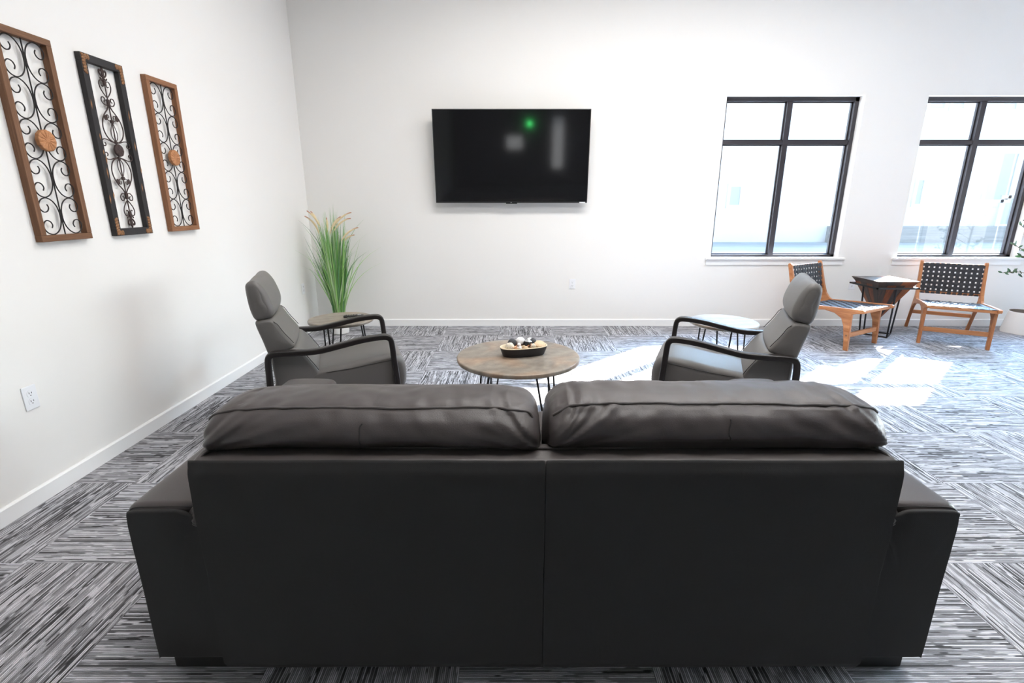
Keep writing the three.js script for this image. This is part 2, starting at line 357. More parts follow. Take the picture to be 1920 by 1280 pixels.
// ------------------------------------------------------------------ outside: pavement, street front opposite
const concrete = std({ map: tex(256, 256, (x, y) => { const v = 168 + 18 * nz(x * 0.05, y * 0.05) + 14 * nz(x * 0.3, y * 0.3); return [v, v * 0.985, v * 0.96]; }), roughness: 0.95 });
const siding = std({ color: lin(0.8, 0.8, 0.8), roughness: 0.9 });
const darkSiding = std({ color: lin(0.5, 0.52, 0.56), roughness: 0.8 });
const farGlass = std({ color: lin(0.5, 0.52, 0.54), roughness: 0.25 });
structMesh('pavement', boxSpan(-40, 60, -0.35, -0.15, -60, ZF - THICK - 0.02), concrete, 'pale concrete pavement outside the windows');
{
  const Z = -21;
  const b = thing('street_building', 'pale building across the street seen through the windows', 'building');
  part('wall', boxSpan(2, 42, -0.15, 11.5, Z - 6, Z), siding, b);
  const rect = (x0, y0, x1, y1) => { const p = onZ(x0, y1, Z), q = onZ(x1, y0, Z); return [p.x, q.x, p.y, q.y]; };
  const pane = (r, mat, name) => {
    const [x0, x1, y0, y1] = rect(...r);
    const f = part(name, mergeGeometries([boxSpan(x0 - 0.12, x1 + 0.12, y0 - 0.12, y0, Z, Z + 0.08), boxSpan(x0 - 0.12, x1 + 0.12, y1, y1 + 0.12, Z, Z + 0.08), boxSpan(x0 - 0.12, x0, y0, y1, Z, Z + 0.08), boxSpan(x1, x1 + 0.12, y0, y1, Z, Z + 0.08)]), siding, b);
    part('pane', boxSpan(x0, x1, y0, y1, Z, Z + 0.04), mat, f);
  };
  pane([1741, 165, 1776, 203], farGlass, 'window'); pane([1784, 165, 1812, 203], farGlass, 'window'); pane([1877, 160, 1912, 205], farGlass, 'window');
  pane([1712, 338, 1731, 382], farGlass, 'window'); pane([1366, 350, 1388, 384], farGlass, 'window');
  pane([1842, 288, 1908, 374], darkSiding, 'garage_door'); pane([1868, 372, 1900, 420], farGlass, 'window');
  const k = rect(1640, 425, 1910, 440); part('plinth', boxSpan(k[0] - 2, k[1] + 10, -0.15, Math.max(0.5, k[3]), Z, Z + 0.2), concrete, b);
}

// ------------------------------------------------------------------ sofa (seen from behind)
{
  const X0 = 0.083;
  const s = thing('leather_sofa', 'dark brown-grey two-cushion leather sofa with its back to the viewer', 'sofa', [X0, 0, -1.7]);
  const W = 1.853, L = -0.926; // back panel
  // profile in (depth from the group's centre, height); depth runs along local z, so the soft() shape is turned
  const Zr = 0.53, turnX = (g) => g.rotateY(-Math.PI / 2); // profile x -> local z, sweep z -> local -x
  const prof = (pts) => pts;
  const backShape = soft(prof([[Zr, 0.10], [Zr + 0.002, 0.3], [Zr + 0.004, 0.5], [Zr + 0.003, 0.66], [Zr + 0.001, 0.725], [Zr - 0.003, 0.741], [Zr - 0.014, 0.7495], [Zr - 0.035, 0.7545], [Zr - 0.06, 0.757], [Zr - 0.1, 0.75], [Zr - 0.15, 0.7], [Zr - 0.2, 0.52], [Zr - 0.24, 0.3], [Zr - 0.25, 0.11], [Zr - 0.24, 0.087], [Zr - 0.2, 0.083], [Zr - 0.1, 0.082], [Zr - 0.02, 0.084], [Zr - 0.004, 0.09]]), W / 2, {
    n: 260, round: 0.016, bulge: 0.003, nz: 110,
    move: (v, k) => { if (k > 0.95 && v.y > 0.72) { const e = nz(v.z * 11, v.x * 9) + 0.6 * nz(v.z * 27, v.x * 20); v.y += 0.0022 * e; v.x += v.x > Zr - 0.02 ? 0.003 * e : 0; } if (v.x > Zr - 0.02 && v.y < 0.72) v.x += 0.0035 * nz(v.z * 3.1, v.y * 3.7, 2); },
  });
  part('back_frame', turnX(backShape), sofaLeather, s);
  // piping along the rear top edge and the centre seam of the back
  part('piping', tube([V(L + 0.012, 0.735, Zr - 0.012), V(L + 0.022, 0.755, Zr - 0.03), V(L + 0.05, 0.76, Zr - 0.055), V(-0.4, 0.7605, Zr - 0.058), V(0, 0.7595, Zr - 0.056), V(0.4, 0.7605, Zr - 0.058), V(-L - 0.05, 0.76, Zr - 0.055), V(-L - 0.022, 0.755, Zr - 0.03), V(-L - 0.012, 0.735, Zr - 0.012)], 0.004, 120, 8), sofaLeather, s);
  // matte covering of the outer back in two halves, shade put into its colour
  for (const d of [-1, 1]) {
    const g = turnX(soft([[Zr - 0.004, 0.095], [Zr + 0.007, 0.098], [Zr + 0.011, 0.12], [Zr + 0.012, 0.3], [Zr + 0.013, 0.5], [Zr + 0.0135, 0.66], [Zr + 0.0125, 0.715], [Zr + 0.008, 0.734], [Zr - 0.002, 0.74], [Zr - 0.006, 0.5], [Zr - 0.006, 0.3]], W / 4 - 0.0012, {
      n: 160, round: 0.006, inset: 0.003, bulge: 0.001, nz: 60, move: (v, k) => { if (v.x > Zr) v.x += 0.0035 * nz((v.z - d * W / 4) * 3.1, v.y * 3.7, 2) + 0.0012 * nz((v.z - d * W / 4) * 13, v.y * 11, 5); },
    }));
    part('back_panel', g, shadedBackVinyl, s, 'matte covering of the outer back, darkened for shade').position.x = d * W / 4;
  }
  // arms: thick boxed leather, slightly crowned
  for (const d of [-1, 1]) {
    const outer = d < 0 ? -1.062 - X0 : 1.222 - X0, inner = d < 0 ? -0.835 - X0 : 1.0 - X0, half = 0.515;
    const lo = Math.min(outer, inner), hi = Math.max(outer, inner), m = (lo + hi) / 2, hw = (hi - lo) / 2;
    // cross-section in (x, y), swept along z
    const g = soft([[-hw, 0.09], [-hw - 0.002, 0.3], [-hw - 0.005, 0.5], [-hw - 0.003, 0.575], [-hw + 0.006, 0.593], [-hw + 0.022, 0.6], [-hw * 0.4, 0.604], [hw * 0.4, 0.604], [hw - 0.022, 0.6], [hw - 0.006, 0.593], [hw + 0.003, 0.575], [hw + 0.005, 0.5], [hw + 0.002, 0.3], [hw, 0.09], [hw - 0.012, 0.079], [0, 0.077], [-hw + 0.012, 0.079]], half, {
      n: 160, round: 0.02, bulge: 0.004, nz: 60,
      move: (v, k) => {
        if (k > 0.9) { v.x += 0.003 * nz(v.z * 4, v.y * 4, d + 3); v.y += v.y > 0.55 ? 0.004 * Math.cos(v.z * 2.6) - 0.006 * Math.max(0, v.z) : 0; }
        // pulled-in leather where the arm meets the back
        const q = Math.exp(-((v.x + d * (hw - 0.03)) ** 2 / 0.0012) - (v.y - 0.55) ** 2 / 0.002) * (v.z > 0.4 ? 1 : 0); v.z -= 0.03 * q; v.y -= 0.012 * q;
        if (v.z > 0.4) v.z += 0.004 * nz((v.x + d * hw) * 26 + v.y * 7, v.y * 5, d + 11) * Math.exp(-((v.x + d * hw) ** 2) / 0.012);
      },
    });
    const a = part('arm', g, sofaLeather, s); a.position.set(m, 0, -0.018);
    // stitched seam along the rear top edge of the arm
    part('seam', tube([[-hw + 0.002, 0.583], [-hw + 0.016, 0.594], [-hw * 0.3, 0.5985], [hw * 0.3, 0.5985], [hw - 0.016, 0.594], [hw - 0.002, 0.583]].map(([x, y]) => { const q = Math.exp(-((x + d * (hw - 0.03)) ** 2 / 0.0012)); return V(x, y - 0.006 - 0.008 * q, half - 0.004 - 0.016 * q); }), 0.0022, 50, 6), seamThread, a);
    // matte covering of the arm end, coloured dark for shade, tucked at the back
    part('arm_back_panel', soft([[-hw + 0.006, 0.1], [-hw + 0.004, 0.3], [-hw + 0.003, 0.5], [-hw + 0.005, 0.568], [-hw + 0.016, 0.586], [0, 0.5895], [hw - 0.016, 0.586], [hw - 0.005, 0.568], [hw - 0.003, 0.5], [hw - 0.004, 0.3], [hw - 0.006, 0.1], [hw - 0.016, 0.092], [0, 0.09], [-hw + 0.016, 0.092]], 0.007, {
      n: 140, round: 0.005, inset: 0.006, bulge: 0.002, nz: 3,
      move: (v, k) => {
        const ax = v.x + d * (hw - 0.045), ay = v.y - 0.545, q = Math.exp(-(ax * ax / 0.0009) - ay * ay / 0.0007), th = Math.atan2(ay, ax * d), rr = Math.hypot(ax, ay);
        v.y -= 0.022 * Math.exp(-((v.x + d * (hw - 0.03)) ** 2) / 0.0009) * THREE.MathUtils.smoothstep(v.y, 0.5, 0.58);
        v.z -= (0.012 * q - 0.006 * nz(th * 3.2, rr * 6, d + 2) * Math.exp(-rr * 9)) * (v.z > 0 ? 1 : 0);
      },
    }).translate(0, 0, half + 0.005), shadedBackVinyl, a, 'matte covering of the arm end, darkened for shade');
    const fold = soft([[-0.02, -0.03], [0.0, -0.036], [0.022, -0.026], [0.028, 0.0], [0.018, 0.028], [-0.006, 0.034], [-0.026, 0.018], [-0.028, -0.01]], 0.026, { n: 30, round: 0.016, nz: 8, move: (v) => { v.y += 0.006 * nz(v.x * 60, v.z * 50, 7); } });
    const f = part('corner_fold', fold, sofaLeather, a); f.position.set(-d * (hw - 0.035), 0.562, half - 0.022); f.rotation.z = d * 0.5;
  }
  part('seat_base', rboxSpan(-0.93, 0.93, 0.1, 0.3, -0.47, 0.33, 0.02), sofaLeather, s);
  for (const d of [-1, 1]) part('seat_cushion', rbox(0.915, 0.17, 0.66, 0.05, d * 0.459, 0.385, -0.16, 4), sofaLeather, s);
  // loose back cushions bulging over the back frame
  for (const d of [-1, 1]) {
    const lift = d > 0 ? 0.012 : 0, c = Zr - 0.085, hl = 0.452; // rear seam depth
    const drop = (z) => { const e = Math.max(0, Math.abs(z) / 0.455 - 0.55) / 0.45; return 0.022 * e * e; };
    const g = soft([[c + 0.02, 0.757], [c + 0.045, 0.776], [c + 0.056, 0.8], [c + 0.046, 0.834], [c + 0.022, 0.856], [c + 0.004, 0.8655], [c - 0.012, 0.8705], [c - 0.05, 0.8755], [c - 0.11, 0.876], [c - 0.18, 0.865], [c - 0.24, 0.832], [c - 0.275, 0.77], [c - 0.285, 0.68], [c - 0.265, 0.56], [c - 0.225, 0.48], [c - 0.17, 0.46], [c - 0.14, 0.5], [c - 0.115, 0.62], [c - 0.09, 0.72], [c - 0.03, 0.753]], hl, {
      n: 150, round: 0.05, inset: 0.045, bulge: 0.01, nz: 150,
      move: (v, k) => {
        const e = Math.abs(v.z) / 0.455, end = Math.max(0, e - 0.4) / 0.6;
        if (v.y > 0.77) v.y += lift - drop(v.z) + (v.y > 0.86 ? 0.007 * nz(v.z * 5, d * 3.3) : 0);
        // creases fanning out from the lower corners of the rear face
        const s = Math.sign(v.z) || 1, ax = 0.455 - Math.abs(v.z), ay = v.y - 0.74, th = Math.atan2(ay, ax + 0.03), rr = Math.hypot(ax, ay);
        const fan = nz(th * 9 + d * 7, rr * 3, s * 4 + d) * Math.exp(-rr * 3.2) * 2.2;
        const w = fan + 0.75 * nz(v.z * 9 + v.y * 11, v.y * 6 - v.z * 3, d * 5 + 1) + 0.35 * nz(v.z * 24 - v.y * 20, v.y * 14, d + 9);
        v.x += (v.x > c - 0.03 ? 1 : 0.3) * 0.008 * w * Math.min(1, Math.max(0, (v.y - 0.75) / 0.03)); if (v.y > 0.865) v.y += 0.005 * w + 0.003 * nz(v.z * 22, v.x * 18, d);
      },
    });
    const cu = part('back_cushion', turnX(g), sofaLeather, s); cu.position.x = d * 0.4645;
    const P = g.attributes.position, near = (x, y, z) => { let best = 1e9, r = null; for (let i = 0; i < P.count; i++) { const q = (P.getX(i) - x) ** 2 + (P.getY(i) - y) ** 2 + (P.getZ(i) - z) ** 2; if (q < best) { best = q; r = V(P.getX(i), P.getY(i), P.getZ(i)); } } return r; };
    const line = [], N = 34; // piping on the rear top edge, snapped to the leather
    for (let i = 0; i <= N; i++) { const x = -0.448 + 0.896 * i / N; line.push(near(x, 0.866 + lift - drop(x), c + 0.004)); }
    part('piping', tube(line, 0.0046, 160, 8), sofaLeather, cu);
    part('seam', tube([0.858, 0.84, 0.82, 0.8, 0.785, 0.772].map((y) => near(d * 0.02, y + lift, c + 0.07)), 0.0022, 30, 6), seamThread, cu);
  }
  for (const [x, z] of [[-1.02, 0.42], [1.008, 0.42], [-1.02, -0.44], [1.008, -0.44]]) part('foot', rbox(0.235, 0.08, 0.08, 0.006, x, 0.04, z), blackFoot, s);
}

// ------------------------------------------------------------------ recliners
function recliner(label, pos, turn) {
  const t = thing('recliner_chair', label, 'armchair', pos, turn);
  const hw = 0.264;
  const cushion = (name, pts, half, o, seam) => { const g = soft(pts, half, o), m = part(name, g, chairLeather, t); if (seam) for (const d of [-1, 1]) part('seam', rimSeam(g, seam, half, o.round, d), seamThread, m); return m; };
  cushion('headrest', [[-0.43, 0.93], [-0.418, 0.962], [-0.385, 0.975], [-0.35, 0.962], [-0.318, 0.92], [-0.292, 0.845], [-0.286, 0.795], [-0.302, 0.762], [-0.34, 0.752], [-0.385, 0.745], [-0.408, 0.762], [-0.424, 0.83]], hw, { n: 72, round: 0.035, bulge: 0.008, nz: 20, move: (v) => { v.x -= 0.016 * (v.z / hw) ** 2 * THREE.MathUtils.smoothstep(v.x, -0.4, -0.32); v.y += 0.003 * nz(v.z * 8, v.x * 12); } });
  cushion('backrest', [[-0.402, 0.725], [-0.39, 0.745], [-0.35, 0.752], [-0.312, 0.748], [-0.285, 0.725], [-0.245, 0.66], [-0.206, 0.6], [-0.2, 0.578], [-0.225, 0.56], [-0.28, 0.54], [-0.33, 0.52], [-0.352, 0.53], [-0.378, 0.63]], hw, { n: 90, round: 0.022, bulge: 0.005, nz: 20, move: (v) => { v.x -= 0.014 * (v.z / hw) ** 2 * THREE.MathUtils.smoothstep(v.x, -0.36, -0.26); } }, [[-0.305, 0.742], [-0.285, 0.725], [-0.265, 0.692], [-0.245, 0.66], [-0.225, 0.63], [-0.206, 0.6]]);
  cushion('lumbar_cushion', [[-0.345, 0.5], [-0.33, 0.545], [-0.26, 0.566], [-0.205, 0.572], [-0.17, 0.552], [-0.125, 0.49], [-0.085, 0.42], [-0.075, 0.38], [-0.1, 0.33], [-0.2, 0.28], [-0.3, 0.27], [-0.332, 0.34]], hw - 0.002, { n: 80, round: 0.022, bulge: 0.005, nz: 20, move: (v) => { v.x -= 0.012 * (v.z / hw) ** 2 * THREE.MathUtils.smoothstep(v.x, -0.3, -0.18); } }, [[-0.18, 0.56], [-0.155, 0.535], [-0.125, 0.49], [-0.1, 0.45], [-0.085, 0.42]]);
  cushion('seat', [[-0.14, 0.4], [-0.06, 0.432], [0.08, 0.45], [0.22, 0.472], [0.33, 0.482], [0.39, 0.47], [0.425, 0.42], [0.435, 0.34], [0.425, 0.27], [0.39, 0.235], [0.3, 0.222], [0.1, 0.205], [-0.1, 0.2], [-0.16, 0.24], [-0.165, 0.33]], hw, { n: 84, round: 0.04, bulge: 0.006, nz: 20, move: (v) => { v.y -= 0.014 * (v.z / hw) ** 4 * THREE.MathUtils.smoothstep(v.y, 0.36, 0.44); } });
  for (const d of [-1, 1]) part('seam', tube([V(-0.05, 0.4, d * (hw + 0.002)), V(0.1, 0.412, d * (hw + 0.004)), V(0.25, 0.43, d * (hw + 0.003)), V(0.37, 0.44, d * (hw - 0.001))], 0.002, 30, 6), seamThread, t);
  cushion('side_panel', [[-0.34, 0.36], [-0.31, 0.4], [-0.2, 0.42], [-0.1, 0.38], [0.0, 0.33], [0.04, 0.24], [0.0, 0.16], [-0.15, 0.13], [-0.3, 0.13], [-0.345, 0.18]], hw - 0.012, { n: 48, round: 0.012, bulge: 0.003, nz: 6 });
  part('base_rail', mergeGeometries([box(0.68, 0.05, 0.035, 0, 0.12, 0.24), box(0.68, 0.05, 0.035, 0, 0.12, -0.24), box(0.035, 0.05, 0.5, 0.31, 0.12, 0), box(0.035, 0.05, 0.5, -0.31, 0.12, 0)].map((g) => g)), darkWood, t);
  for (const d of [-1, 1]) {
    const f = part('arm_frame', sweep([[-0.372, 0.003], [-0.366, 0.2], [-0.36, 0.42], [-0.357, 0.5], [-0.352, 0.535], [-0.335, 0.552], [-0.3, 0.556], [-0.2, 0.552], [-0.08, 0.552], [0.04, 0.572], [0.16, 0.594], [0.26, 0.604], [0.315, 0.603], [0.338, 0.588], [0.346, 0.56], [0.353, 0.47], [0.366, 0.3], [0.378, 0.15], [0.386, 0.003]], 0.05, (u) => 0.035 + 0.055 * Math.max(0, Math.abs(u - 0.5) - 0.27), 0.6, 150), darkWood, t);
    f.position.z = d * 0.302;
  }
  return t;
}
recliner('grey leather recliner with black arms, beside the table with remote controls', [-1.183, 0, -3.165], 19.6 * Math.PI / 180);
recliner('grey leather recliner with black arms, in front of the woven chairs', [1.368, 0, -3.081], 157.9 * Math.PI / 180);

// ------------------------------------------------------------------ round tables on hairpin legs
function roundTable(name, label, pos, r, h, thick, mat, legs, turn, reach) {
  const t = thing(name, label, 'table', pos, turn);
  const g = new THREE.LatheGeometry([[0.0001, h - thick], [r - 0.012, h - thick], [r - 0.003, h - thick + 0.004], [r, h - thick + 0.012], [r, h - 0.006], [r - 0.004, h - 0.001], [r - 0.01, h], [0.0001, h]].map((p) => new THREE.Vector2(...p)), 96);
  const p = g.attributes.position, uv = g.attributes.uv;
  for (let i = 0; i < uv.count; i++) uv.setXY(i, p.getX(i) * 0.9 + 0.5, p.getZ(i) * 0.9 + 0.5);
  part('table_top', g, mat, t);
  for (let i = 0; i < legs; i++) {
    const a = i / legs * 2 * Math.PI, c = Math.cos(a), s = Math.sin(a), R = r * 0.62, D = h - thick;
    const at = (rad, side, y) => V(c * rad - s * side, y, s * rad + c * side);
    const leg = part('hairpin_leg', mergeGeometries([tube([at(R, -0.05, D - 0.001), at(R + reach * 0.5, -0.031, D * 0.5), at(R + reach * 0.96, -0.012, 0.03), at(R + reach, -0.004, 0.007), at(R + reach, 0.004, 0.007), at(R + reach * 0.96, 0.012, 0.03), at(R + reach * 0.5, 0.031, D * 0.5), at(R, 0.05, D - 0.001)], 0.006, 60, 8)]), blackMetal, t);
    part('mounting_plate', new THREE.BoxGeometry(0.05, 0.004, 0.13).rotateY(-a).translate(c * R, D - 0.002, s * R), blackMetal, leg);
  }
  return t;
}
roundTable('coffee_table', 'round stone-topped coffee table with hairpin legs, holding a tray', [0.03, 0, -3.1], 0.395, 0.45, 0.03, slateTop, 4, 0.62, 0.07);
roundTable('side_table', 'small round side table holding two remote controls, beside the tall grass', [-1.315, 0, -3.735], 0.24, 0.55, 0.026, slateSmall, 3, 0.5, 0.05);
roundTable('side_table', 'small round side table with nothing on it, struck by sunlight', [1.565, 0, -3.645], 0.245, 0.55, 0.026, slateSmall, 3, 0.2, 0.05);

// remote controls
for (const [x, z, a, lab, L] of [[-1.23, -3.775, 0.25, 'black remote control with a flat face, lying behind the other remote', 0.15], [-1.175, -3.70, 0.2, 'black remote control with a silver button ring, lying in front of the other remote', 0.16]]) {
  const t = thing('remote_control', lab, 'remote control', [x, 0.5505, z], a);
  part('body', rbox(L, 0.017, 0.042, 0.006, 0, 0.0085, 0), plastic, t);
  for (let i = 0; i < 5; i++) for (let j = -1; j <= 1; j++) part('button', new THREE.CylinderGeometry(0.0035, 0.0035, 0.002, 10).translate(-L * 0.36 + i * 0.018, 0.0178, j * 0.011), slotDark, t);
  part('button_ring', new THREE.TorusGeometry(0.011, 0.0025, 6, 20).rotateX(Math.PI / 2).translate(L * 0.28, 0.0172, 0), std({ color: lin(0.35, 0.35, 0.36), roughness: 0.4 }), t);
}

// tray with decorative balls, shells and pebbles
{
  const cx = 0.065, cz = -3.11, y0 = 0.4505, yaw = 0.27;
  const t = thing('oval_tray', 'black boat-shaped tray with a pale rim on the coffee table', 'tray', [cx, y0, cz], yaw);
  const A = 0.155, B = 0.075, H = 0.062;
  const stad = (a, b, n = 64) => Array.from({ length: n }, (_, i) => { const q = i / n * 2 * Math.PI, c = Math.cos(q), s = Math.sin(q); return [Math.sign(c) * Math.abs(c) ** 0.75 * a, Math.sign(s) * Math.abs(s) ** 0.8 * b]; });
  const ringSurf = (rings) => { // rings of [a, b, y]
    const pos = [], idx = [], n = 64; rings.forEach(([a, b, y]) => stad(a, b).forEach(([x, z]) => pos.push(x, y, z)));
    for (let j = 0; j < rings.length - 1; j++) for (let i = 0; i < n; i++) { const p = j * n + i, q = j * n + (i + 1) % n; idx.push(p, p + n, q, q, p + n, q + n); }
    const g = new THREE.BufferGeometry(); g.setAttribute('position', new THREE.Float32BufferAttribute(pos, 3)); g.setAttribute('uv', new THREE.Float32BufferAttribute(new Float32Array(pos.length / 3 * 2), 2)); g.setIndex(idx); g.computeVertexNormals(); return g;
  };
  part('outer_shell', ringSurf([[0.001, 0.001, 0], [A - 0.022, B - 0.018, 0], [A - 0.018, B - 0.014, 0.004], [A - 0.008, B - 0.006, 0.03], [A, B, H - 0.005]]), std({ color: lin(0.012, 0.012, 0.015), roughness: 0.5, side: THREE.DoubleSide }), t);
  part('inner_lining', ringSurf([[A, B, H - 0.005], [A + 0.001, B + 0.001, H - 0.001], [A - 0.004, B - 0.004, H], [A - 0.01, B - 0.01, H - 0.006], [A - 0.022, B - 0.02, 0.012], [0.001, 0.001, 0.009]]), std({ color: lin(0.72, 0.6, 0.42), roughness: 0.6, side: THREE.DoubleSide }), t, 'pale wood lining and rim');
  const put = (x, z, y) => { const c = Math.cos(yaw), s = Math.sin(yaw); return [cx + x * c + z * s, y0 + y, cz - x * s + z * c]; };
  const lumpy = (r, amp, f, k, detail = 3, sq = 1) => { const g = new THREE.IcosahedronGeometry(r, detail), p = g.attributes.position; for (let i = 0; i < p.count; i++) { const v = V(p.getX(i), p.getY(i), p.getZ(i)), m = 1 + amp * nz(v.x / r * f, v.y / r * f, v.z / r * f + k); p.setXYZ(i, v.x * m, v.y * m * sq, v.z * m); } g.computeVertexNormals(); return g; };
  const smoothBall = (r) => new THREE.SphereGeometry(r, 32, 20);
  const spk = tex(128, 128, (x, y) => (nz(x * 0.25, y * 0.25, 5) > 0.28 ? [120, 104, 84] : [226, 216, 198].map((c) => c + 20 * nz(x * 0.1, y * 0.1))));
  const cream = std({ map: spk, roughness: 0.8 }), charcoal = std({ color: lin(0.045, 0.047, 0.055), roughness: 0.7 }), white = std({ color: lin(0.78, 0.77, 0.77), roughness: 0.6 });
  const gloss = phys({ color: lin(0.012, 0.012, 0.014), roughness: 0.18, flatShading: true }), tan = std({ color: lin(0.62, 0.46, 0.3), roughness: 0.7 }), peach = std({ color: lin(0.62, 0.36, 0.22), roughness: 0.75 });
  const rust = std({ color: lin(0.42, 0.16, 0.07), roughness: 0.7 }), twig = std({ color: lin(0.06, 0.03, 0.025), roughness: 0.8 });
  single('decorative_ball', smoothBall(0.029), charcoal, 'charcoal ball behind the speckled cream ball in the tray', 'ornament', put(-0.07, -0.026, 0.076));
  single('decorative_ball', lumpy(0.029, 0.06, 6, 2), cream, 'speckled cream woven ball at the end of the tray', 'ornament', put(-0.096, 0.012, 0.062));
  single('decorative_ball', smoothBall(0.031), white, 'large white ball at the back of the tray', 'ornament', put(-0.014, -0.03, 0.08));
  single('decorative_ball', smoothBall(0.026), white, 'white ball tucked behind the faceted black stone', 'ornament', put(0.052, -0.034, 0.076));
  single('decorative_ball', smoothBall(0.027), charcoal, 'charcoal ball beside the flat tan shell', 'ornament', put(0.066, -0.02, 0.074));
  single('faceted_stone', new THREE.IcosahedronGeometry(0.033, 0).rotateZ(0.4).rotateY(0.6), gloss, 'glossy faceted black stone in the middle of the tray', 'ornament', put(0.024, 0.0, 0.074));
  const shell = single('shell', lumpy(0.038, 0.1, 3, 4, 3, 0.34), tan, 'flat tan shell lying at the end of the tray', 'shell', put(0.104, 0.012, 0.068)); shell.rotation.set(0.35, 0.4, -0.15);
  const tw = single('twig', tube([V(-0.05, 0, 0.01), V(-0.02, 0.004, 0), V(0.02, 0.012, -0.006), V(0.045, 0.02, -0.012)], 0.0032, 20, 6), twig, 'dark twig lying across the pebbles in the tray', 'twig', put(-0.022, 0.01, 0.062));
  tw.rotation.y = yaw;
  single('decorative_ball', smoothBall(0.014), white, 'small white ball in front of the large white ball', 'ornament', put(-0.03, 0.0, 0.066));
  single('decorative_ball', lumpy(0.015, 0.12, 4, 8), cream, 'small pale seed ball near the flat tan shell', 'ornament', put(0.056, 0.03, 0.064));
  const kinds = [[white, 'small white pebble lying in the tray', 'white pebbles in the tray', 'pebble'], [peach, 'small peach-coloured shell piece lying in the tray', 'peach shell pieces in the tray', 'shell'], [tan, 'small tan shell piece lying in the tray', 'tan shell pieces in the tray', 'shell'], [rust, 'small rust-brown dried petal lying in the tray', 'rust petals in the tray', 'petal']];
  const shapes = [lumpy(0.011, 0.25, 2, 1, 2, 0.75), lumpy(0.013, 0.4, 2.5, 3, 2, 0.55), lumpy(0.012, 0.35, 3, 5, 2, 0.6), lumpy(0.011, 0.4, 3, 7, 2, 0.5)];
  for (let i = 0; i < 44; i++) {
    const x = rnd(-0.11, 0.11), z = rnd(-0.04, 0.045), k = Math.floor(rnd(0, 3.35)), [m, lab, grp, cat] = kinds[k];
    const o = single(cat, shapes[k], m, lab, cat, put(x, z, 0.05 + rnd(0, 0.014)), grp); o.rotation.set(rnd(0, 6), rnd(0, 6), rnd(0, 6));
  }
}

// ------------------------------------------------------------------ television
{
  const t = thing('wall_television', 'large black flat television mounted on the wall, switched off', 'television', [-0.022, 1.40, -5.675]);
  const tilt = new THREE.Group(); // tilted forward on its wall bracket
  const W = 1.642, H = 0.932, a = 0.07;
  const put = (m) => { m.rotation.x = a; return m; };
  put(part('housing', rboxSpan(-W / 2, W / 2, 0, H, -0.035, 0, 0.006), plastic, t));
  put(part('screen', boxSpan(-W / 2 + 0.009, W / 2 - 0.009, 0.016, H - 0.009, 0, 0.0015), phys({ color: lin(0.008, 0.008, 0.009), roughness: 0.07, specularIntensity: 1, ior: 1.6 }), t));
  put(part('bezel', mergeGeometries([boxSpan(-W / 2, W / 2, 0, 0.014, 0, 0.004), boxSpan(-W / 2, W / 2, H - 0.008, H, 0, 0.004), boxSpan(-W / 2, -W / 2 + 0.008, 0.014, H - 0.008, 0, 0.004), boxSpan(W / 2 - 0.008, W / 2, 0.014, H - 0.008, 0, 0.004)]), plastic, t));
  const badge = put(part('badge', boxSpan(-0.06, 0.06, -0.01, 0.012, -0.01, 0.006), plastic, t));
  part('logo_mark', boxSpan(-0.012, 0.004, 0.001, 0.006, 0.006, 0.0066), std({ color: lin(0.6, 0.6, 0.6), roughness: 0.4 }), badge);
  put(part('sticker', boxSpan(W / 2 - 0.083, W / 2 - 0.02, -0.002, 0.009, 0.004, 0.0047), whitePlastic, t, 'small white sticker'));
  part('wall_bracket', boxSpan(-0.25, 0.25, 0.25, 0.68, ZF + 5.675 + 0.0005, 0.0), blackMetal, t);
}

// ------------------------------------------------------------------ outlets
function outlet(label, pos, turn) {
  const t = thing('wall_outlet', label, 'outlet', pos, turn);
  part('plate', rbox(0.071, 0.115, 0.006, 0.0028, 0, 0, 0.003), whitePlastic, t);
  for (const d of [-1, 1]) {
    const r = part('receptacle', new THREE.CylinderGeometry(0.0172, 0.0172, 0.0025, 28).rotateX(Math.PI / 2).translate(0, d * 0.0195, 0.0066), whitePlastic, t);
    part('slot', mergeGeometries([box(0.0024, 0.009, 0.001, -0.0064, d * 0.0195 + 0.004, 0.0081), box(0.0024, 0.0075, 0.001, 0.0064, d * 0.0195 + 0.004, 0.0081), new THREE.CylinderGeometry(0.0026, 0.0026, 0.001, 12).rotateX(Math.PI / 2).translate(0, d * 0.0195 - 0.0075, 0.0081)].map((g) => g.toNonIndexed())), slotDark, r);
  }
}
outlet('white wall outlet on the side wall below the hanging panels', [XL, 0.509, -2.219], Math.PI / 2);
outlet('white wall outlet in the corner behind the tall grass', [XL, 0.501, -5.41], Math.PI / 2);
outlet('white wall outlet below the television', [0.678, 0.497, ZF], 0);
outlet('white wall outlet between the windows, behind the wooden pyramid table', [3.91, 0.491, ZF], 0);

